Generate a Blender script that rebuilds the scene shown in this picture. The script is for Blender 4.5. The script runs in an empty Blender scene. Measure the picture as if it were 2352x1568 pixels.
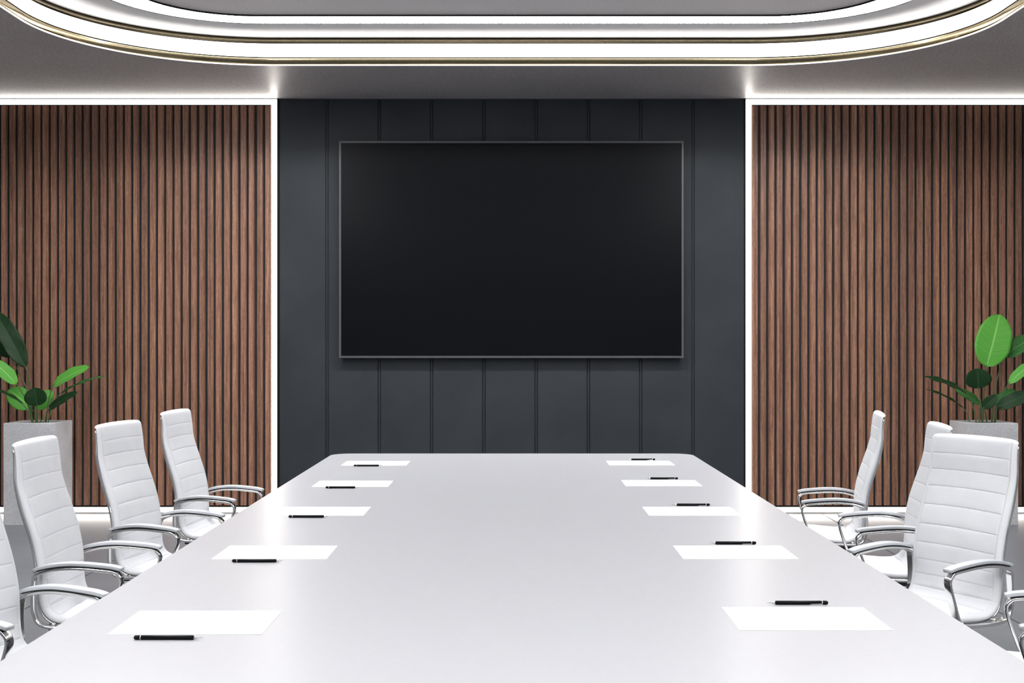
import bpy, bmesh, math, random
from mathutils import Vector, Matrix
random.seed(7)
SC = bpy.context.scene
COL = SC.collection
PI = math.pi
F_PX, CZ, HY = 2946.0, 1.48, 785.0          # focal length in px, eye height, horizon row

# ------------------------------------------------------------------ materials
def mat(name, color=(.8, .8, .8), rough=.5, metal=0., spec=.5, coat=0.):
    m = bpy.data.materials.new(name); m.use_nodes = True
    b = m.node_tree.nodes['Principled BSDF']
    b.inputs['Base Color'].default_value = (*color, 1)
    b.inputs['Roughness'].default_value = rough
    b.inputs['Metallic'].default_value = metal
    b.inputs['Specular IOR Level'].default_value = spec
    b.inputs['Coat Weight'].default_value = coat
    return m
def nd(m, t, **kw):
    n = m.node_tree.nodes.new(t)
    for k, v in kw.items(): setattr(n, k, v)
    return n
def lk(m, a, b): m.node_tree.links.new(a, b)
def bsdf(m): return m.node_tree.nodes['Principled BSDF']
def coords(m, scale=(1, 1, 1), space='Object'):
    tc = nd(m, 'ShaderNodeTexCoord'); mp = nd(m, 'ShaderNodeMapping')
    mp.inputs['Scale'].default_value = scale
    lk(m, tc.outputs[space], mp.inputs['Vector']); return mp.outputs['Vector']
def noise(m, vec, scale, detail=4, rough=.5):
    n = nd(m, 'ShaderNodeTexNoise'); n.inputs['Scale'].default_value = scale
    n.inputs['Detail'].default_value = detail; n.inputs['Roughness'].default_value = rough
    lk(m, vec, n.inputs['Vector']); return n.outputs['Fac']
def ramp(m, fac, stops):
    r = nd(m, 'ShaderNodeValToRGB'); e = r.color_ramp.elements
    while len(e) < len(stops): e.new(.5)
    for i, (p, c) in enumerate(stops): e[i].position = p; e[i].color = (*c, 1)
    lk(m, fac, r.inputs['Fac']); return r.outputs['Color']
def mixc(m, fac, a, b, mode='MIX'):
    n = nd(m, 'ShaderNodeMix', data_type='RGBA', blend_type=mode)
    for s, v in ((n.inputs[0], fac), (n.inputs[6], a), (n.inputs[7], b)):
        if hasattr(v, 'links'): lk(m, v, s)
        elif isinstance(v, tuple): s.default_value = (*v, 1)
        else: s.default_value = v
    return n.outputs[2]
def bump(m, h, strength, dist=.001):
    b = nd(m, 'ShaderNodeBump'); b.inputs['Strength'].default_value = strength
    b.inputs['Distance'].default_value = dist
    lk(m, h, b.inputs['Height']); lk(m, b.outputs['Normal'], bsdf(m).inputs['Normal'])
def emis(name, color, strength):
    m = mat(name, (.9, .9, .9), .5)
    bsdf(m).inputs['Emission Color'].default_value = (*color, 1)
    bsdf(m).inputs['Emission Strength'].default_value = strength
    return m

# knobs
E_WALL, E_SIDE, E_FLAT, E_SKY, EXPO = 9.5, 3.5, 32.0, .14, 0.2

M = {}
# wood slats: each slat its own tone, grain along the length
m = mat('walnut_slats', rough=.42, spec=.4); M['wood'] = m
tc = nd(m, 'ShaderNodeTexCoord'); sx = nd(m, 'ShaderNodeSeparateXYZ'); lk(m, tc.outputs['Object'], sx.inputs[0])
dv = nd(m, 'ShaderNodeMath', operation='DIVIDE'); dv.inputs[1].default_value = .0711; lk(m, sx.outputs['X'], dv.inputs[0])
fl = nd(m, 'ShaderNodeMath', operation='FLOOR'); lk(m, dv.outputs[0], fl.inputs[0])
wn = nd(m, 'ShaderNodeTexWhiteNoise', noise_dimensions='1D'); lk(m, fl.outputs[0], wn.inputs['W'])
cb = nd(m, 'ShaderNodeCombineXYZ'); ml = nd(m, 'ShaderNodeMath', operation='MULTIPLY'); ml.inputs[1].default_value = 3.0
lk(m, wn.outputs['Value'], ml.inputs[0]); lk(m, ml.outputs[0], cb.inputs['Z'])
av = nd(m, 'ShaderNodeVectorMath', operation='ADD'); lk(m, tc.outputs['Object'], av.inputs[0]); lk(m, cb.outputs[0], av.inputs[1])
mp = nd(m, 'ShaderNodeMapping'); mp.inputs['Scale'].default_value = (26, 26, 1.1); lk(m, av.outputs[0], mp.inputs['Vector'])
g1 = noise(m, mp.outputs['Vector'], 3.2, 8, .68)
mp2 = nd(m, 'ShaderNodeMapping'); mp2.inputs['Scale'].default_value = (120, 120, 9); lk(m, av.outputs[0], mp2.inputs['Vector'])
g2 = noise(m, mp2.outputs['Vector'], 3, 5, .7)
base = ramp(m, g1, [(.28, (.155, .078, .048)), (.5, (.32, .172, .113)), (.72, (.50, .305, .205))])
tone = ramp(m, wn.outputs['Value'], [(0, (.74, .70, .70)), (.5, (1, .95, .92)), (1, (1.25, 1.15, 1.08))])
c = mixc(m, 1.0, base, tone, 'MULTIPLY')
c = mixc(m, .75, c, ramp(m, g2, [(.38, (.5, .46, .46)), (.62, (1.2, 1.18, 1.18))]), 'MULTIPLY')
lk(m, c, bsdf(m).inputs['Base Color']); bump(m, g2, .35, .002)
M['backing'] = mat('black_backing', (.028, .028, .029), .7, spec=.2)
M['blackmetal'] = mat('dark_bronze_trim', (.010, .009, .006), .5, spec=.12)
# charcoal wall
m = mat('charcoal_panelling', rough=.5, spec=.2); M['char'] = m
v = coords(m); n1 = noise(m, v, 2.2, 5); n2 = noise(m, coords(m, (60, 60, 12)), 4, 5, .7)
lk(m, ramp(m, n1, [(.3, (.030, .035, .041)), (.7, (.040, .045, .051))]), bsdf(m).inputs['Base Color']); bump(m, n2, .35, .001)
# ceiling plaster
m = mat('grey_plaster', rough=.42, spec=.5); M['ceil'] = m
n1 = noise(m, coords(m), 75, 3, .7); n3 = noise(m, coords(m), 1.2, 3)
c = ramp(m, n1, [(.35, (.24, .229, .234)), (.65, (.45, .431, .437))])
c = mixc(m, .5, c, ramp(m, n3, [(.3, (.85, .85, .85)), (.7, (1.1, 1.1, 1.1))]), 'MULTIPLY')
lk(m, c, bsdf(m).inputs['Base Color']); bump(m, n1, .25, .002)
m = mat('pale_grey_plaster', rough=.6, spec=.3); M['centre'] = m
n1 = noise(m, coords(m), 90, 3, .6); lk(m, ramp(m, n1, [(.3, (.50, .48, .485)), (.7, (.66, .635, .64))]), bsdf(m).inputs['Base Color'])
# concrete floor
m = mat('polished_concrete', rough=.3, spec=.5); M['floor'] = m
v = coords(m); n1 = noise(m, v, 1.1, 6, .6); n2 = noise(m, v, 70, 4, .6)
c = ramp(m, n1, [(.3, (.135, .142, .158)), (.7, (.20, .207, .225))])
c = mixc(m, .6, c, ramp(m, n2, [(.25, (.6, .6, .6)), (.45, (1, 1, 1)), (.75, (1.12, 1.12, 1.12))]), 'MULTIPLY')
vo = nd(m, 'ShaderNodeTexVoronoi'); vo.inputs['Scale'].default_value = 26; lk(m, v, vo.inputs['Vector'])
c = mixc(m, ramp(m, vo.outputs['Distance'], [(.0, (.8, .8, .8)), (.04, (.8, .8, .8)), (.09, (0, 0, 0))]), c, (.05, .048, .05))
lk(m, c, bsdf(m).inputs['Base Color'])
bump(m, n2, .12, .001)
M['joint'] = mat('floor_joint', (.035, .034, .034), .8)
# table lacquer
m = mat('satin_white_laminate', (.472, .472, .495), .36, spec=.45); M['table'] = m
n1 = noise(m, coords(m, (10, 40, 20)), 4, 1, .4)
lk(m, ramp(m, n1, [(.3, (.30, .30, .30)), (.7, (.35, .35, .35))]), bsdf(m).inputs['Roughness']); bump(m, n1, .04, .0004)
M['paper'] = mat('white_paper', (.93, .93, .935), .8, spec=.1)
# upholstery
m = mat('white_leather', (.80, .805, .825), .55, spec=.35); M['leather'] = m
n1 = noise(m, coords(m), 260, 3, .6); n2 = noise(m, coords(m), 9, 3)
lk(m, ramp(m, n2, [(.3, (.77, .78, .805)), (.7, (.82, .825, .845))]), bsdf(m).inputs['Base Color']); bump(m, n1, .25, .0006)
M['pad'] = mat('pale_grey_armpad', (.56, .575, .60), .35, spec=.5)
M['rubber'] = mat('black_plastic', (.012, .012, .013), .45)
M['chrome'] = mat('brushed_chrome', (.80, .79, .78), .16, metal=1.)
M['brass'] = mat('satin_brass', (.42, .34, .205), .11, metal=1.)
M['brassdim'] = mat('bronzed_brass', (.23, .19, .125), .2, metal=1.)
M['cove'] = mat('off_white_cove', (.86, .835, .82), .6)
m = mat('speckled_concrete_planter', rough=.5); M['planter'] = m
v = coords(m); n1 = noise(m, v, 4, 6, .6); n2 = noise(m, v, 85, 4, .7)
c = ramp(m, n1, [(.3, (.50, .50, .51)), (.7, (.66, .66, .67))])
c = mixc(m, .6, c, ramp(m, n2, [(.3, (.62, .62, .62)), (.5, (1, 1, 1)), (.75, (1.15, 1.15, 1.15))]), 'MULTIPLY')
lk(m, c, bsdf(m).inputs['Base Color']); bump(m, n2, .2, .001)
m = mat('dark_soil', (.03, .022, .016), .9); M['soil'] = m
bump(m, noise(m, coords(m), 60, 5), 1., .01)
def leafmat(name, a, b, rib):
    m = mat(name, rough=.45, spec=.2)
    tc = nd(m, 'ShaderNodeTexCoord'); sp = nd(m, 'ShaderNodeSeparateXYZ'); lk(m, tc.outputs['UV'], sp.inputs[0])
    # fine veins running out from the midrib: stripes along U, sheared by |V-.5|
    ab = nd(m, 'ShaderNodeMath', operation='SUBTRACT'); ab.inputs[1].default_value = .5; lk(m, sp.outputs['Y'], ab.inputs[0])
    a2 = nd(m, 'ShaderNodeMath', operation='ABSOLUTE'); lk(m, ab.outputs[0], a2.inputs[0])
    cb = nd(m, 'ShaderNodeCombineXYZ')
    sh = nd(m, 'ShaderNodeMath', operation='MULTIPLY_ADD'); sh.inputs[1].default_value = -.25
    lk(m, a2.outputs[0], sh.inputs[0]); lk(m, sp.outputs['X'], sh.inputs[2])
    lk(m, sh.outputs[0], cb.inputs['X'])
    n = nd(m, 'ShaderNodeTexNoise'); n.inputs['Scale'].default_value = 38; n.inputs['Detail'].default_value = 3
    lk(m, cb.outputs[0], n.inputs['Vector'])
    c = ramp(m, n.outputs['Fac'], [(.3, a), (.7, b)])
    c = mixc(m, ramp(m, a2.outputs[0], [(.0, (1, 1, 1)), (.018, (1, 1, 1)), (.035, (0, 0, 0))]), c, rib)
    lk(m, c, bsdf(m).inputs['Base Color'])
    bsdf(m).inputs['Transmission Weight'].default_value = 0.
    bump(m, n.outputs['Fac'], .3, .002)
    return m
M['leaf'] = leafmat('bright_green_leaf', (.085, .33, .045), (.14, .46, .07), (.25, .6, .13))
M['leafdark'] = leafmat('deep_green_leaf', (.008, .030, .010), (.014, .050, .014), (.02, .07, .02))
M['leafmid'] = leafmat('mid_green_leaf', (.030, .125, .028), (.055, .20, .045), (.09, .28, .07))
M['stem'] = mat('plant_stem', (.07, .15, .05), .45)
M['tvframe'] = mat('tv_bezel', (.075, .078, .085), .4, spec=.4)
M['screen'] = mat('black_screen_glass', (.0045, .005, .0065), .25, spec=.09)
M['penblack'] = mat('pen_black', (.004, .004, .005), .4, spec=.12)
M['steel'] = mat('pen_steel', (.75, .75, .76), .2, metal=1.)
M['white'] = mat('painted_wall', (.30, .30, .31), .6)
M['led'] = emis('led_diffuser_wall', (1, .94, .875), E_WALL)
M['ledside'] = emis('led_diffuser_cove', (1, .995, .985), E_SIDE)
M['ledflat'] = emis('led_diffuser_ring', (.985, .99, 1), E_FLAT)
M['ledthin'] = emis('led_edge_line', (1, 1, 1), 1.6)

# ------------------------------------------------------------------ helpers
def link_bm(name, bm, material, parent=None, smooth=False, loc=None, bev=0):
    me = bpy.data.meshes.new(name)
    bmesh.ops.recalc_face_normals(bm, faces=bm.faces)
    bm.to_mesh(me); bm.free()
    if smooth:
        for p in me.polygons: p.use_smooth = True
    me.materials.append(material)
    o = bpy.data.objects.new(name, me); COL.objects.link(o)
    if parent is not None: o.parent = parent
    if loc: o.location = loc
    if bev:
        b = o.modifiers.new('bevel', 'BEVEL'); b.width = bev; b.segments = 3; b.limit_method = 'ANGLE'; b.angle_limit = R(35)
    return o
def R(d): return math.radians(d)
def box(bm, x0, x1, y0, y1, z0, z1):
    vs = [bm.verts.new(p) for p in ((x0,y0,z0),(x1,y0,z0),(x1,y1,z0),(x0,y1,z0),(x0,y0,z1),(x1,y0,z1),(x1,y1,z1),(x0,y1,z1))]
    for f in ((0,3,2,1),(4,5,6,7),(0,1,5,4),(1,2,6,5),(2,3,7,6),(3,0,4,7)): bm.faces.new([vs[i] for i in f])
def loft(bm, loops, closed=True, cap=True, closed_path=False):
    rs = [[bm.verts.new(p) for p in l] for l in loops]
    n = len(rs[0]); m_ = len(rs)
    for i in range(m_ if closed_path else m_-1):
        a, b = rs[i], rs[(i+1) % m_]
        for j in range(n if closed else n-1):
            k = (j+1) % n
            bm.faces.new((a[j], a[k], b[k], b[j]))
    if cap and not closed_path:
        bm.faces.new(rs[0][::-1]); bm.faces.new(rs[-1])
    return rs
def empty(name, label, cat, loc=(0,0,0), rz=0, group=None):
    o = bpy.data.objects.new(name, None); o.empty_display_size = .1; COL.objects.link(o)
    o.location = loc; o.rotation_euler = (0, 0, rz); tag(o, label, cat, group); return o
def tag(o, label, cat=None, group=None):
    o['label'] = label
    if cat: o['category'] = cat
    if group: o['group'] = group
    return o
def struct(o): o['kind'] = 'structure'; return o
def catmull(pts, n=10):
    out = []; P = [Vector(p) for p in pts]
    for i in range(len(P)-1):
        p0 = P[max(i-1, 0)]; p1 = P[i]; p2 = P[i+1]; p3 = P[min(i+2, len(P)-1)]
        for k in range(n):
            t = k/n
            out.append(.5*((2*p1)+(-p0+p2)*t+(2*p0-5*p1+4*p2-p3)*t*t+(-p0+3*p1-3*p2+p3)*t**3))
    out.append(P[-1]); return out
def resample(pts, step):
    P = [Vector(p) for p in pts]; L = [0]
    for a, b in zip(P, P[1:]): L.append(L[-1]+(b-a).length)
    n = max(2, int(round(L[-1]/step))); out = []; j = 0
    for i in range(n+1):
        s = L[-1]*i/n
        while j < len(P)-2 and L[j+1] < s: j += 1
        t = (s-L[j])/max(L[j+1]-L[j], 1e-9); out.append(P[j].lerp(P[j+1], min(max(t, 0), 1)))
    return out, L[-1]/n
def tube(bm, pts, rad, seg=10, cap=True):
    P = [Vector(p) for p in pts]; loops = []
    up = Vector((0, 0, 1)); prev = None
    for i, p in enumerate(P):
        t = (P[min(i+1, len(P)-1)]-P[max(i-1, 0)]).normalized()
        if prev is None:
            a = t.cross(up)
            if a.length < .1: a = t.cross(Vector((1, 0, 0)))
        else: a = prev - t*prev.dot(t)
        a.normalize(); prev = a; b = t.cross(a)
        r = rad(i/(len(P)-1)) if callable(rad) else rad
        loops.append([p+a*r*math.cos(2*PI*k/seg)+b*r*math.sin(2*PI*k/seg) for k in range(seg)])
    loft(bm, loops, cap=cap)
def lathe(bm, prof, seg=20, axis='z', off=(0,0,0)):
    loops = []
    for r, h in prof:
        l = []
        for k in range(seg):
            c, s = r*math.cos(2*PI*k/seg), r*math.sin(2*PI*k/seg)
            l.append(Vector((c, s, h) if axis == 'z' else (h, c, s) if axis == 'x' else (c, h, s))+Vector(off))
        loops.append(l)
    loft(bm, loops)

# ------------------------------------------------------------------ room shell
DW = 11.07; ZC = 3.577; XS = 5.2; YN = -3.2; px = DW/F_PX
def zpx(y): return CZ-(y-HY)*px
def xpx(x): return (x-1176)*px
bm = bmesh.new(); box(bm, -XS-.1, XS+.1, YN-.1, DW+.3, -.1, 0); struct(link_bm('floor', bm, M['floor']))
for i, x in enumerate((-2.70, 2.668)):
    bm = bmesh.new(); box(bm, x-.003, x+.003, YN, DW-.03, -.001, .0012)
    struct(link_bm('trim_%d' % (i+1), bm, M['joint']))
bm = bmesh.new(); box(bm, -XS, XS, DW+.08, DW+.2, 0, ZC+.5); struct(link_bm('wall_back', bm, M['white']))
for s, nme in ((-1, 'wall_left'), (1, 'wall_right')):
    bm = bmesh.new(); a, b = sorted((s*XS, s*(XS+.12))); box(bm, a, b, YN, DW+.2, 0, ZC+.5)
    struct(link_bm(nme, bm, M['white']))
# near wall (behind the camera), with three unseen windows added as a daylight source
WX = [(-4.4, -1.7), (-1.35, 1.35), (1.7, 4.4)]; WZ = (.5, 3.1)
bm = bmesh.new(); y0, y1 = YN-.2, YN
box(bm, -XS, XS, y0, y1, 0, WZ[0]); box(bm, -XS, XS, y0, y1, WZ[1], ZC+.5)
xs = [-XS]+[q for w in WX for q in w]+[XS]
for i in range(0, len(xs), 2): box(bm, xs[i], xs[i+1], y0, y1, WZ[0], WZ[1])
struct(link_bm('wall_near', bm, M['white']))
for i, (a, b) in enumerate(WX):
    bm = bmesh.new(); f = .05; yy0, yy1 = YN-.14, YN-.08
    box(bm, a, b, yy0, yy1, WZ[0], WZ[0]+f); box(bm, a, b, yy0, yy1, WZ[1]-f, WZ[1])
    box(bm, a, a+f, yy0, yy1, WZ[0]+f, WZ[1]-f); box(bm, b-f, b, yy0, yy1, WZ[0]+f, WZ[1]-f)
    mid = (a+b)/2; box(bm, mid-f/2, mid+f/2, yy0, yy1, WZ[0]+f, WZ[1]-f)
    w = struct(link_bm('added_window_%d' % (i+1), bm, M['blackmetal']))
    L = bpy.data.lights.new('daylight_portal', 'AREA'); L.shape = 'RECTANGLE'; L.size = b-a; L.size_y = WZ[1]-WZ[0]
    L.cycles.is_portal = True
    lo = bpy.data.objects.new('daylight_portal', L); COL.objects.link(lo)
    lo.location = ((a+b)/2, YN-.22, (WZ[0]+WZ[1])/2); lo.rotation_euler = (R(90), 0, 0)

# ceiling with a rounded oblong opening
RW, RY0, RY1, RR = 3.19, -.1, 9.71, 1.40
def ring(off, z, seg=64):
    W, r = RW-off, RR-off; a, b = RY0+off, RY1-off; pts = []
    for cx, cy, s0 in ((W-r, b-r, 0), (-W+r, b-r, 90), (-W+r, a+r, 180), (W-r, a+r, 270)):
        for k in range(seg+1):
            t = R(s0+90*k/seg); pts.append(Vector((cx+r*math.cos(t), cy+r*math.sin(t), z)))
    return pts
bm = bmesh.new(); es = []
for lp in (ring(0, ZC), [Vector(p) for p in ((-XS-.1, YN-.1, ZC), (XS+.1, YN-.1, ZC), (XS+.1, DW+.2, ZC), (-XS-.1, DW+.2, ZC))]):
    vs = [bm.verts.new(p) for p in lp]
    es += [bm.edges.new((vs[i], vs[(i+1) % len(vs)])) for i in range(len(vs))]
bmesh.ops.triangle_fill(bm, edges=es, use_beauty=True)
struct(link_bm('ceiling', bm, M['ceil']))

cv = empty('ceiling_light_cove', 'large rounded oblong ceiling recess with brass edges and two bright white light bands above the table', 'ceiling light', (0, 4.8, ZC))
def ringpart(name, prof, material, smooth=True, lab=None):
    """prof: closed list of (offset inward, height above ceiling)"""
    bm = bmesh.new()
    loops = [ring(o, h+0.0) for o, h in prof]
    loops = [[p-Vector((0, 4.8, 0)) for p in l] for l in loops]
    loft(bm, loops, closed=True, cap=False, closed_path=True)
    for e_ in bm.edges:
        if len(e_.link_faces) == 2 and e_.calc_face_angle(0) > R(25): e_.smooth = False
    o = link_bm(name, bm, material, cv, True)
    if lab: o['label'] = lab
    return o
T = .03
ringpart('edge_light', [(-.006, -.006), (.002, -.006), (.002, .000), (-.006, .000)], M['ledthin'], lab='thin white light line around the recess edge')
ringpart('brass_band', [(-.002, .001), (0, .001), (.0018, .010), (.0034, .019), (.0048, .028), (.0059, .037), (.0067, .045), (.0073, .052), (-.002, .052)], M['brass'], lab='lower brass band')
ringpart('trim_line', [(.0, .052), (.0095, .052), (.0095, .056), (0, .056)], M['blackmetal'])
ringpart('light_band', [(0, .056), (.004, .056), (.004, .158), (0, .158)], M['ledside'], lab='wide vertical white light band')
ringpart('brass_band', [(0, .158), (.006, .158), (.006, .203), (0, .203)], M['brassdim'], lab='upper brass band')
ringpart('cove_panel', [(0, .203), (.445, .203), (.445, .213), (0, .213)], M['cove'], lab='off-white panel between the light bands')
ringpart('trim_line', [(.438, .199), (.446, .199), (.446, .2035), (.438, .2035)], M['blackmetal'])
ringpart('light_band', [(.446, .203), (.690, .203), (.690, .213), (.446, .213)], M['ledflat'], lab='inner white light band')
ringpart('trim_line', [(.690, .190), (.704, .190), (.704, .213), (.690, .213)], M['blackmetal'])
bm = bmesh.new(); lo = [p-Vector((0, 4.8, 0)) for p in ring(.704, .200)]; hi = [p+Vector((0, 0, .015)) for p in lo]
loft(bm, [lo, hi]); o = link_bm('centre_panel', bm, M['centre'], cv); o['label'] = 'grey plaster centre panel'

# ------------------------------------------------------------------ far wall: slatted wood, charcoal boarding, light frames
PITCH = .0711
def slat_panel(name, x0, x1, first, side):
    root = empty(name, 'walnut brown vertical slat wall panel %s of the black screen' % side, 'wall panel', ((x0+x1)/2, DW, 0), group='wood slat panels')
    cx = (x0+x1)/2
    bm = bmesh.new(); box(bm, x0-cx, x1-cx, .0, .05, zpx(1164), zpx(240.5)); link_bm('backing', bm, M['backing'], root)
    bm = bmesh.new(); z0, z1 = .072, zpx(243.2); x = first
    n = 0
    dirn = -1 if side == 'left' else 1
    while x0+.02 < x < x1-.02:
        prof = [(-.0278, 0.), (-.0272, -.003), (-.0222, -.0165), (-.0205, -.0175), (.0205, -.0175), (.0222, -.0165), (.0272, -.003), (.0278, 0.)]
        loft(bm, [[Vector((x-cx+a, b, z)) for a, b in prof] for z in (z0, z1)])
        x += dirn*PITCH; n += 1
    link_bm('slats', bm, M['wood'], root)
    return root
slat_panel('slatted_wood_panel', -4.95, -2.081, xpx(616.0), 'left')
slat_panel('slatted_wood_panel', 2.070, 4.95, xpx(1733.8), 'right')
def light_frame(x0, x1, side):
    # rectangular LED frame around a slat panel
    xi, xo = (x1, x0) if side == 'left' else (x0, x1)
    root = empty('led_light_frame', 'glowing white strip light framing the wood slat panel %s of the screen' % side, 'strip light', ((x0+x1)/2, DW, 0), group='strip light frames')
    cx = (x0+x1)/2; zt, zti, zbi, zb = 3.5716, zpx(240.5), zpx(1164), .0125; w = .0492
    bm = bmesh.new()
    a, b = x0-cx, x1-cx
    box(bm, a, b, -.008, .03, zti, zt); box(bm, a, b, -.008, .03, zb, zbi)
    box(bm, a, a+w, -.008, .03, zbi, zti); box(bm, b-w, b, -.008, .03, zbi, zti)
    link_bm('light_strip', bm, M['led'], root)
    bm = bmesh.new(); e = .003
    box(bm, a-e, b+e, -.018, .03, zt, zt+.005); box(bm, a-e, b+e, -.011, .03, zb-.006, zb)
    wl, wr = (e, .0185) if side == 'left' else (.0125, e)      # the wider fin fills the gap beside the charcoal boards
    box(bm, a-wl, a, -.014, .07, .001, ZC-.001); box(bm, b, b+wr, -.014, .07, .001, ZC-.001)
    box(bm, a+w, b-w, -.011, .0, zti-e, zti); box(bm, a+w, b-w, -.011, .0, zbi, zbi+e)
    box(bm, a+w, a+w+e, -.011, .0, zbi, zti); box(bm, b-w-e, b-w, -.011, .0, zbi, zti)
    link_bm('edge_trim', bm, M['blackmetal'], root)
light_frame(-5.0, xpx(636.8), 'left')
light_frame(xpx(1712.5), 5.0, 'right')
# charcoal boards: one extruded profile with double grooves
gs = [xpx(751.3+120.05*k) for k in range(8)]
XL, XR = xpx(642), xpx(1709)
prof = [(XL, .05), (XL, -.0)]
for g in gs:
    prof += [(g-.0150, 0), (g-.0130, .012), (g-.0075, .012), (g-.0045, .002), (g+.0045, .002), (g+.0075, .012), (g+.0130, .012), (g+.0150, 0)]
prof += [(XR, 0), (XR, .05)]
bm = bmesh.new(); loft(bm, [[Vector((a, b, z)) for a, b in prof] for z in (0.0, ZC-.001)])
struct(link_bm('wall_far', bm, M['char'], loc=(0, DW, 0)))

# ------------------------------------------------------------------ screen
YF = 10.985; q = YF/F_PX
sx0, sx1 = (778.5-1176)*q, (1570.5-1176)*q; sz1, sz0 = CZ-(323.5-HY)*q, CZ-(822-HY)*q
tv = empty('television', 'very large black wall-mounted screen with thin grey bezel', 'television', ((sx0+sx1)/2, YF, sz0))
cx = (sx0+sx1)/2; hw = (sx1-sx0)/2; hh = sz1-sz0; b = .0185
bm = bmesh.new()
box(bm, -hw, hw, 0, .03, 0, b); box(bm, -hw, hw, 0, .03, hh-b, hh)
box(bm, -hw, -hw+b, 0, .03, b, hh-b); box(bm, hw-b, hw, 0, .03, b, hh-b)
link_bm('bezel', bm, M['tvframe'], tv, bev=.0015)
bm = bmesh.new(); box(bm, -hw+b, hw-b, .008, .028, b, hh-b); link_bm('screen', bm, M['screen'], tv)
bm = bmesh.new(); box(bm, -hw+.03, hw-.03, .03, .055, .03, hh-.03); link_bm('rear_housing', bm, M['rubber'], tv, bev=.004)
for xx in (-.35, .25):
    bm = bmesh.new(); box(bm, xx, xx+.1, .055, DW-YF-.0005, .5, hh-.5); link_bm('wall_bracket', bm, M['blackmetal'], tv)

# ------------------------------------------------------------------ table
TZ = .75; TW = 1.172; TY0, TY1 = 1.15, 8.40
tb = empty('conference_table', 'long white conference table with rounded corners in the middle of the room', 'table', (0, (TY0+TY1)/2, 0))
tcy = (TY0+TY1)/2
def rrect(hx, hy, r, z, seg=10):
    out = []
    for cx_, cy_, s0 in ((hx-r, hy-r, 0), (-hx+r, hy-r, 90), (-hx+r, -hy+r, 180), (hx-r, -hy+r, 270)):
        for k in range(seg+1):
            t = R(s0+90*k/seg); out.append(Vector((cx_+r*math.cos(t), cy_+r*math.sin(t), z)))
    return out
hy = (TY1-TY0)/2; bm = bmesh.new()
loft(bm, [rrect(TW-i, hy-i, .14-i, z) for i, z in ((.006, TZ-.045), (0, TZ-.040), (0, TZ-.003), (.0012, TZ-.0008), (.004, TZ))])
link_bm('tabletop', bm, M['table'], tb)
for yy in (-2.5, 0, 2.5):
    bm = bmesh.new(); box(bm, -.45, .45, yy-.30, yy+.30, 0, TZ-.045); link_bm('pedestal', bm, M['table'], tb, bev=.01)
bm = bmesh.new(); box(bm, -.06, .06, -2.2, 2.2, TZ-.16, TZ-.045); link_bm('crossbeam', bm, M['blackmetal'], tb)

# papers and pens -------------------------------------------------------------
ords = ['nearest', 'second nearest', 'middle', 'second farthest', 'farthest']
PAP_L = [3.200, 4.310, 5.390, 6.458, 7.570]; PAP_R = [3.246, 4.312, 5.390, 6.492, 7.590]
PAP_LX = (-1.010, -.624); PAP_RX = (.576, .964)
for side, ys, (xa, xb) in (('left', PAP_L, PAP_LX), ('right', PAP_R, PAP_RX)):
    for i, y in enumerate(ys):
        bm = bmesh.new(); w = (xb-xa)/2
        box(bm, -w, w, -.14, .14, .0002, .0012)
        o = link_bm('paper_sheet', bm, M['paper'], loc=((xa+xb)/2, y+.14, TZ))
        tag(o, 'blank white paper sheet, %s of the five on the %s side of the table' % (ords[i], side), 'paper', 'blank sheets on the conference table')
PR = .0056
def make_pen(label, loc, rz, roll):
    r_ = empty('pen', label, 'pen', loc, rz, 'black pens on the conference table')
    bm = bmesh.new(); lathe(bm, [(.0008, .0225), (PR*.96, .022), (PR, .026), (PR, .150), (PR*.9, .1505)], 18, 'x'); link_bm('barrel', bm, M['penblack'], r_, True)
    bm = bmesh.new(); lathe(bm, [(.0004, -.002), (.0009, -.0015), (.0011, .004), (.0026, .012), (.0047, .0225), (.0005, .0228)], 18, 'x'); link_bm('tip', bm, M['steel'], r_, True)
    bm = bmesh.new(); lathe(bm, [(PR*.9, .150), (PR*1.02, .1502), (PR*1.02, .1524), (PR*.9, .1526)], 18, 'x'); link_bm('ring', bm, M['steel'], r_, True)
    bm = bmesh.new(); lathe(bm, [(PR*.9, .1526), (PR, .1535), (PR, .163), (PR*.8, .1665), (PR*.3, .1672)], 18, 'x'); link_bm('cap', bm, M['penblack'], r_, True)
    bm = bmesh.new(); lathe(bm, [(.0017, .1668), (.0017, .170), (.001, .1705)], 12, 'x'); link_bm('button', bm, M['steel'], r_, True)
    bm = bmesh.new(); x0, x1 = .117, .1515
    lp = []
    for x, hw_, d in ((x0, .0010, .0), (x0+.003, .0014, .0004), (x1-.002, .0021, .0012), (x1, .0021, .0)):
        c_ = Vector((0, math.cos(roll), math.sin(roll))); t_ = Vector((0, -math.sin(roll), math.cos(roll)))
        lp.append([Vector((x, 0, 0))+c_*(PR+.0002)+t_*hw_, Vector((x, 0, 0))+c_*(PR+.0002)-t_*hw_, Vector((x, 0, 0))+c_*(PR+.0012+d)-t_*hw_, Vector((x, 0, 0))+c_*(PR+.0012+d)+t_*hw_])
    loft(bm, lp); link_bm('clip', bm, M['steel'], r_)
    for ch in r_.children: ch.location.x = -.085
    return r_
PEN_L = [(300, 470, 1463.5), (528, 653, 1287.3), (659, 758, 1185.5), (745, 827, 1118.8), (809, 881, 1068.6)]
PEN_R = [(1758, 1909, 1383.5), (1627, 1741, 1246.2), (1541, 1634, 1158.5), (1483, 1560, 1098), (1440, 1508, 1054.6)]
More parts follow.
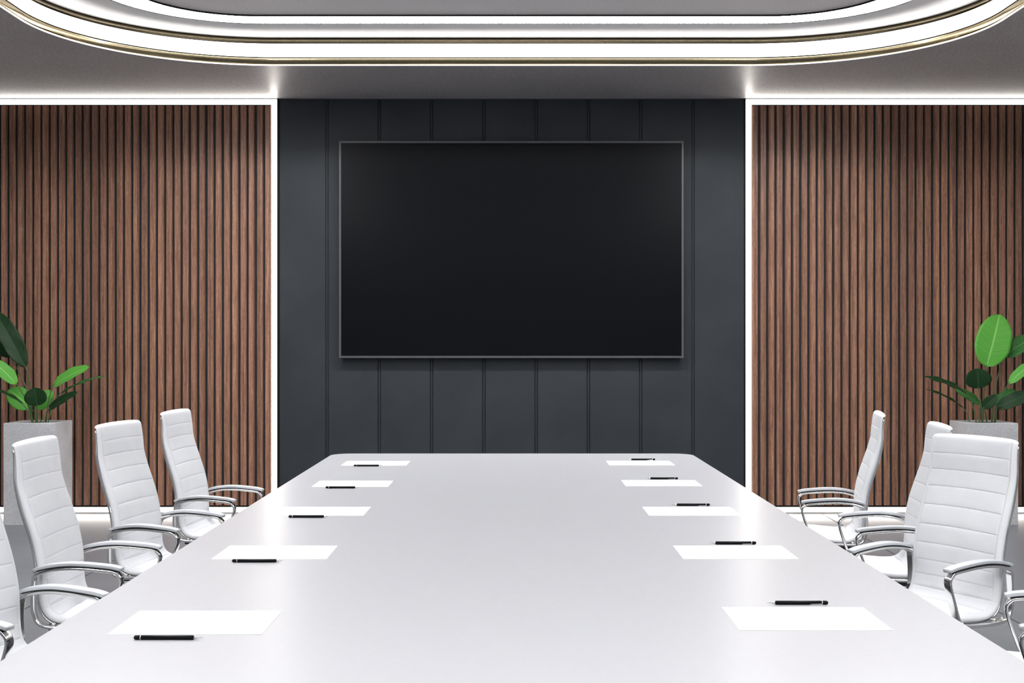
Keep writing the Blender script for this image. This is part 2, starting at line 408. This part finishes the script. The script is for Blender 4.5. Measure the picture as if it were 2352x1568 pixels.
for side, pl in (('left', PEN_L), ('right', PEN_R)):
    for i, (a, b_, y) in enumerate(pl):
        onp = side == 'left' and i == 4
        z = TZ+PR+(.0013 if onp else .0001)
        D = F_PX*(CZ-z)/(y-HY); X = ((a+b_)/2-1176)*D/F_PX
        lab = 'slim black ballpoint pen beside the %s sheet on the %s side of the table' % (ords[i], side)
        if side == 'left' and i in (3, 4): lab = 'slim black ballpoint pen against the %s sheet on the left side of the table' % ords[i]
        make_pen(lab, (X, D, z), PI if side == 'left' else 0, R(165) if side == 'left' else R(212))

# ------------------------------------------------------------------ chairs
FRONT = [(-.289, 1.093), (-.284, 1.099), (-.275, 1.0995), (-.266, 1.089), (-.260, 1.06), (-.255, 1.02), (-.248, .954), (-.229, .886), (-.206, .819), (-.181, .74), (-.165, .661), (-.160, .60), (-.158, .545), (-.152, .505), (-.136, .475), (-.105, .458), (-.06, .454), (0, .457), (.08, .463), (.16, .466), (.21, .462), (.238, .450), (.252, .430)]
fine, STEP = resample([(p[0], 0, p[1]) for p in [tuple(v_) for v_ in catmull([(a, b) for a, b in FRONT], 12)]], .0017)
NP = len(fine); NRM = []
for i in range(NP):
    t = (fine[min(i+1, NP-1)]-fine[max(i-1, 0)]).normalized(); NRM.append(Vector((-t.z, 0, t.x)))   # points forward / up
split = min(range(NP), key=lambda i: abs(fine[i].z-.494)+abs(fine[i].x+.148))
SEAM_Z = [1.024, .959, .891, .818, .739, .666, .598, .541]
def idx_z(z): return min(range(split+1), key=lambda i: abs(fine[i].z-z)+(.2 if i < 21 else 0))
seams = [idx_z(z) for z in SEAM_Z]+[split]
ss = split+int(.055/STEP)
while ss < NP-36: seams.append(ss); ss += int(.066/STEP)
def seamd(i):
    lo_ = max([s for s in seams if s <= i], default=-1); hi_ = min([s for s in seams if s > i], default=NP+15)
    if lo_ < 0: lo_ = -21
    return lo_, hi_
def thick(i):
    z = fine[i].z
    if i < split and z > .80: return .012+.020*max(0, min(1, (1.10-z)/.25))
    return .032
def pad_mesh(i0, i1, hw0, hw1):
    """padded shell between path indices, seams pressed in"""
    vs_ = [-1, -.985, -.955, -.925, -.905, -.895, -.885, -.86, -.78, -.66, -.5, -.34, -.17, 0]
    vs_ = vs_+[-v_ for v_ in vs_[-2::-1]]
    loops = []
    for i in range(i0, i1+1):
        u = (i-i0)/(i1-i0); hw_ = hw0+(hw1-hw0)*min(1, u*2)
        lp = []
        for v_ in vs_:
            arch = .006*(1-v_*v_)                       # seams arch slightly upward across the width
            fi = i+arch/STEP if i < split else i
            lo_, hi_ = seamd(min(NP-1, fi)); t = (fi-lo_)/(hi_-lo_); t = min(1, max(0, t))
            puff = (1-abs(2*t-1)**3.2)
            d = min(fi-lo_, hi_-fi)*STEP
            g = -.0046*math.exp(-(d/.0017)**2)
            inner = 1 if abs(v_) < .885 else 0
            off = .0022*puff*inner*(1-abs(v_)**6)+(g if inner else 0)+.006*(1-v_*v_)
            if abs(abs(v_)-.895) < .002: off -= .0030
            e = max(0, abs(v_)-.90)/.10
            off -= .010*e**2.2
            lp.append(fine[i]+NRM[i]*off+Vector((0, v_*hw_, 0)))
        th = thick(i)
        for v_ in (1.0, .985, .93, .5, 0, -.5, -.93, -.985, -1.0):
            e = 1-max(0, abs(v_)-.93)/.07*.35
            lp.append(fine[i]-NRM[i]*th*e+Vector((0, v_*hw_*.995, 0)))
        loops.append(lp)
    bm = bmesh.new(); loft(bm, loops); return bm
ARM_TOP = [(-.186, .642), (-.17, .650), (-.12, .661), (-.06, .667), (0, .666), (.06, .661), (.11, .655), (.142, .647)]
def sweep(bm, path, wy, th, yc, closed_path=False, taper=None, rf=.75):
    n = len(path); loops = []
    for i, p in enumerate(path):
        a = path[(i-1) % n] if closed_path else path[max(i-1, 0)]; b_ = path[(i+1) % n] if closed_path else path[min(i+1, n-1)]
        t = (b_-a).normalized(); nn = Vector((-t.z, 0, t.x)); k = taper(i/(n-1)) if taper else 1
        w = wy*k/2; h = th/2; r = min(w, h)*rf; lp = []
        for sx_, sy_, s0 in ((1, 1, 0), (-1, 1, 90), (-1, -1, 180), (1, -1, 270)):
            for q_ in (0, 30, 60, 90):
                an = R(s0+q_); lp.append(p+Vector((0, yc+sx_*(w-r)+r*math.cos(an), 0))+nn*(sy_*(h-r)+r*math.sin(an)))
        loops.append(lp)
    loft(bm, loops, closed_path=closed_path)
def make_chair(label):
    rt = empty('office_chair', label, 'chair', (0, 0, 0), 0, 'white office chairs around the conference table')
    o = link_bm('backrest', pad_mesh(0, split, .216, .222), M['leather'], rt, True); o['label'] = 'high back with horizontal stitched channels'
    link_bm('seat', pad_mesh(split, NP-1, .222, .226), M['leather'], rt, True)
    for s in (-1, 1):
        bm = bmesh.new(); pts = [fine[i]-NRM[i]*(thick(i)+.002)+Vector((0, s*.2125, 0)) for i in range(24, NP-16, 7)]
        tube(bm, pts, .0048, 8); link_bm('side_rail', bm, M['chrome'], rt, True)
    for s in (-1, 1):
        # closed chrome loop: under pad, down the front, along the seat, up the back
        drop = .0245
        top = [(a, b-drop) for a, b in ARM_TOP]
        ctrl = [(-.186, .596)]+[(-.178, .617)]+top[2:-1]+[(.126, .621), (.137, .604), (.134, .575), (.112, .51), (.094, .462), (.074, .437), (.03, .428), (-.06, .424), (-.13, .426), (-.168, .441), (-.186, .475), (-.190, .53)]
        ctrl = [(a, 0, b) for a, b in ctrl]; n = len(ctrl)
        P = catmull([ctrl[-1]]+ctrl+[ctrl[0], ctrl[1]], 7)[7:-8]
        bm = bmesh.new(); sweep(bm, P, .034, .0115, s*.25, True)
        a_ = link_bm('armrest', bm, M['chrome'], rt, True); a_['label'] = 'chrome loop armrest'
        pp = resample(catmull([(a, 0, b-.007) for a, b in ARM_TOP], 8), .008)[0]
        bm = bmesh.new(); sweep(bm, pp, .043, .0125, s*.25, rf=.4, taper=lambda u: .80+.20*math.sin(PI*min(1, max(0, .12+u*.72))))
        o = link_bm('arm_pad', bm, M['pad'], a_, True); o['label'] = 'pale grey armrest pad'
        bm = bmesh.new(); sweep(bm, [p-Vector((0, 0, .0085)) for p in pp[2:-2]], .034, .005, s*.25)
        link_bm('pad_spacer', bm, M['rubber'], a_, True)
        for xx, zz in ((-.12, .428), (.05, .431)):
            bm = bmesh.new(); lathe(bm, [(.006, s*.205), (.006, s*.243)], 12, 'y', (xx, 0, zz+.004)); link_bm('fixing_bolt', bm, M['chrome'], a_, True)
    bm = bmesh.new(); box(bm, -.13, .12, -.10, .10, .370, .424); box(bm, -.16, .17, -.185, -.150, .395, .424); box(bm, -.16, .17, .150, .185, .395, .424); box(bm, -.05, .05, -.185, .185, .385, .410)
    link_bm('tilt_mechanism', bm, M['rubber'], rt, bev=.006)
    bm = bmesh.new(); tube(bm, [(.03, -.09, .392), (.03, -.19, .388), (.03, -.215, .388)], .006, 8); link_bm('tilt_lever', bm, M['rubber'], rt, True)
    bm = bmesh.new(); lathe(bm, [(.014, .20), (.014, .372)], 16); lathe(bm, [(.026, .075), (.026, .215), (.022, .222)], 18); link_bm('gas_stem', bm, M['chrome'], rt, True)
    bm = bmesh.new(); lathe(bm, [(.030, .062), (.040, .068), (.040, .115), (.030, .122)], 20)
    for k in range(5):
        an = R(18+72*k); c_, s_ = math.cos(an), math.sin(an); lp = []
        for rr, w, z0_, z1_ in ((.03, .024, .072, .112), (.15, .020, .076, .102), (.29, .015, .074, .090), (.305, .010, .074, .088)):
            lp.append([Vector((c_*rr-s_*a, s_*rr+c_*a, z)) for a, z in ((-w, z0_), (w, z0_), (w*.7, z1_), (-w*.7, z1_))])
        loft(bm, lp)
    sb = link_bm('star_base', bm, M['chrome'], rt)
    for k in range(5):
        an = R(18+72*k); c_, s_ = math.cos(an), math.sin(an); bm = bmesh.new()
        for yo in (-.016, .016): lathe(bm, [(.008, -.009), (.0245, -.009), (.0275, -.006), (.0275, .006), (.0245, .009), (.008, .009)], 18, 'y', (0, yo, .0277))
        box(bm, -.022, .022, -.006, .006, .026, .058); lathe(bm, [(.006, .05), (.006, .078)], 10)
        o = link_bm('caster', bm, M['rubber'], sb, True, (c_*.288, s_*.288, 0)); o.rotation_euler = (0, 0, an+R(40+37*k))
    return rt
def copy_tree(o, parent=None):
    c = o.copy(); COL.objects.link(c)
    if parent: c.parent = parent
    for ch in list(o.children): copy_tree(ch, c)
    return c
CH = [
 ('white high-back office chair farthest down the left side, nearest the dark wall', -1.578, 7.041, -5.8),
 ('white high-back office chair on the left side, second from the far wall', -1.575, 5.972, -10.5),
 ('white high-back office chair on the left side, in front of the left planter', -1.578, 4.992, -.7),
 ('white office chair cut off by the left edge of the photo', -1.545, 4.045, -15.1),
 ('white high-back office chair farthest down the right side, seen almost edge-on', 1.700, 6.937, 169.6),
 ('white high-back office chair on the right side, half hidden behind the large front-facing chair', 1.694, 5.936, 174.4),
 ('large white high-back office chair in front of the right planter, turned towards the camera', 1.600, 4.986, 208.4),
 ('white office chair at the right edge of the photo, only its armrests showing', 1.700, 3.974, 163.6),
]
proto = make_chair(CH[0][0])
for i, (lab, x, y, a) in enumerate(CH):
    o = proto if i == 0 else copy_tree(proto)
    o['label'] = lab; o.location = (x, y, 0); o.rotation_euler = (0, 0, R(a))

# ------------------------------------------------------------------ planters with plants
def leaf_mesh(base, tip, width, face, bend, fold=.18, shape=1.0):
    """oval blade from base to tip; face = rough normal direction; bend = sag of the midrib along -normal"""
    base, tip = Vector(base), Vector(tip); L = (tip-base).length; t = (tip-base)/L
    n = Vector(face); n = (n-t*n.dot(t)).normalized(); sd = t.cross(n)
    bm = bmesh.new(); uv = bm.loops.layers.uv.new('UVMap'); NU, NV = 26, 12; rows = []
    for i in range(NU+1):
        u = i/NU
        prof = max(0, 1-abs(2*u-1)**2.3)**.62 if 0 < u < 1 else 0
        prof *= 1-.16*(u-.45)*shape
        c_ = base+t*L*u+n*bend*L*(math.sin(PI*u))
        row = []
        for j in range(NV+1):
            v_ = j/NV*2-1; w = width/2*prof*v_
            wav = .010*L*math.sin(u*17+v_*2)*abs(v_)**2
            row.append((c_+sd*w+n*(fold*abs(w)*(1 if abs(v_) > 0 else 0)+wav), (u, (v_+1)/2)))
        rows.append(row)
    vt = [[bm.verts.new(p) for p, _ in r] for r in rows]
    for i in range(NU):
        for j in range(NV):
            try: f = bm.faces.new((vt[i][j], vt[i+1][j], vt[i+1][j+1], vt[i][j+1]))
            except ValueError: continue
            for lp, (a, b_) in zip(f.loops, ((i, j), (i+1, j), (i+1, j+1), (i, j+1))): lp[uv].uv = rows[a][b_][1]
    bmesh.ops.remove_doubles(bm, verts=bm.verts, dist=1e-5)
    return bm
def plant(side, x0, leaves):
    y0, w, h = 10.38, .414, .823; cx, cy = x0+w/2, y0+w/2
    rt = empty('potted_plant', 'broad-leaved green plant in a tall square grey planter on the %s' % side, 'potted plant', (cx, cy, 0), group='potted plants by the wood panels')
    # square planter with a round opening
    n = 48; bm = bmesh.new(); sq = []; ci = []
    for k in range(n):
        a = 2*PI*(k+.5)/n; c_, s_ = math.cos(a), math.sin(a); m_ = max(abs(c_), abs(s_)); ci.append((c_, s_)); sq.append((c_/m_, s_/m_))
    # force exact corners
    sq = []
    for k in range(n):
        q_ = k/(n/4); e = int(q_); f_ = (q_-e)*2-1
        sq.append([(1, f_), (-f_, 1), (-1, -f_), (f_, -1)][e])
    def S(hw_, z): return [Vector((a*hw_, b_*hw_, z)) for a, b_ in sq]
    def C(r, z): return [Vector((math.cos(math.atan2(b_, a))*r, math.sin(math.atan2(b_, a))*r, z)) for a, b_ in sq]
    H = w/2
    loft(bm, [S(H, 0), S(H, h-.004), S(H-.004, h), C(.158, h), C(.155, h-.004), C(.150, h-.12)])
    link_bm('planter', bm, M['planter'], rt)
    bm = bmesh.new(); loft(bm, [C(.149, h-.06), C(.149, h-.02), C(.08, h-.008), C(.01, h-.004)]); link_bm('soil', bm, M['soil'], rt, True)
    for (bx, by, tx, ty, wd, dep, dtip, dark, face, root_, fold) in leaves:
        D = cy+dep; Dt = cy+dep+dtip
        P = Vector(((bx-1176)*D/F_PX-cx, D-cy, CZ-(by-HY)*D/F_PX))
        Q = Vector(((tx-1176)*Dt/F_PX-cx, Dt-cy, CZ-(ty-HY)*Dt/F_PX))
        rx = (root_-1176)*cy/F_PX-cx; rx = max(-.12, min(.12, rx)); ry = max(-.08, min(.08, dep*.35))
        Rt = Vector((rx, ry, h-.02))
        mid = Rt.lerp(P, .5)+Vector((-(P.x-rx)*.16, 0, (P-Rt).length*.05))
        bm = bmesh.new(); pts = catmull([Rt, mid, P, P.lerp(Q, .12)], 8)
        tube(bm, pts, lambda u: .0055-.0028*u, 8); st = link_bm('stem', bm, M['stem'], rt, True)
        wid = wd*D/F_PX
        bm = leaf_mesh(P, Q, wid, face, .05, fold)
        lf = link_bm('leaf', bm, (M['leaf'], M['leafdark'], M['leafmid'])[dark], st, True)
        so = lf.modifiers.new('thickness', 'SOLIDIFY'); so.thickness = .0012
        lf['label'] = ('bright green leaf', 'dark green leaf', 'mid green leaf')[dark]
F_ = (0, -1, .25)
# base x, y, tip x, y, width px, depth, tip depth, dark?, facing, root x px, fold
plant('left', -4.115, [
 (59, 844, -14, 712, 46, -.02, .02, 1, (.5, -1, .1), 84, .2),
 (24, 820, -30, 786, 26, .06, .05, 1, (.3, -1, .5), 74, .2),
 (38, 882, -22, 826, 36, -.06, -.05, 0, (.3, -1, .9), 78, .15),
 (53, 928, -20, 893, 20, -.12, -.10, 1, (0, -.3, 1), 80, .25),
 (72, 936, 20, 894, 50, .10, .03, 0, (0, -1, .5), 82, .1),
 (86, 932, 80, 890, 52, -.10, .0, 1, (0, -1, .3), 90, .1),
 (84, 939, 120, 897, 36, .06, .03, 0, (.3, -1, .4), 92, .1),
 (121, 888, 205, 842, 36, -.04, -.02, 0, (-.2, -1, .9), 107, .2),
 (134, 907, 240, 864, 15, .05, .05, 2, (0, -.35, 1), 108, .3),
 (112, 940, 178, 900, 22, -.08, -.06, 1, (-.2, -1, .5), 107, .2),
])
plant('right', 3.682, [
 (2265.6, 842.5, 2296, 721, 80, .0, .04, 0, (-.1, -1, .2), 2257, .08),
 (2247, 892, 2243, 846, 62, -.10, .0, 1, (0, -1, .3), 2252, .1),
 (2305, 820, 2378, 771, 42, .04, .0, 2, (-.3, -1, .7), 2279, .2),
 (2317, 881, 2378, 828, 26, -.04, .0, 0, (-.2, -1, .8), 2281, .2),
 (2221, 904, 2122, 864, 22, -.05, -.04, 1, (.2, -.7, 1), 2241, .2),
 (2212, 936, 2125, 893, 12, .05, .05, 1, (0, -.4, 1), 2230, .3),
 (2252, 929, 2194, 894, 25, .02, .04, 2, (.3, -1, .6), 2250, .2),
 (2258, 938, 2290, 907, 26, -.12, -.05, 1, (-.2, -1, .4), 2262, .15),
 (2283, 929, 2331, 895, 26, .05, .04, 2, (-.3, -1, .6), 2280, .2),
 (2288, 937, 2374, 902, 34, -.10, -.05, 1, (0, -1, .6), 2282, .2),
])

# ------------------------------------------------------------------ light, camera
w = bpy.data.worlds.new('world'); SC.world = w; w.use_nodes = True
bg = w.node_tree.nodes['Background']; bg.inputs['Color'].default_value = (.80, .88, 1, 1); bg.inputs['Strength'].default_value = E_SKY
cam = bpy.data.cameras.new('camera'); co = bpy.data.objects.new('camera', cam); COL.objects.link(co)
cam.sensor_width = 36; cam.lens = 36*F_PX/2352; co.location = (0, 0, CZ); co.rotation_euler = (R(90), 0, 0)
cam.shift_y = (HY-784)/2352; cam.clip_end = 100; cam.clip_start = .05
SC.camera = co
SC.view_settings.view_transform = 'Standard'; SC.view_settings.look = 'None'
SC.view_settings.exposure = EXPO; SC.view_settings.gamma = 1; SC.view_settings.use_curve_mapping = False
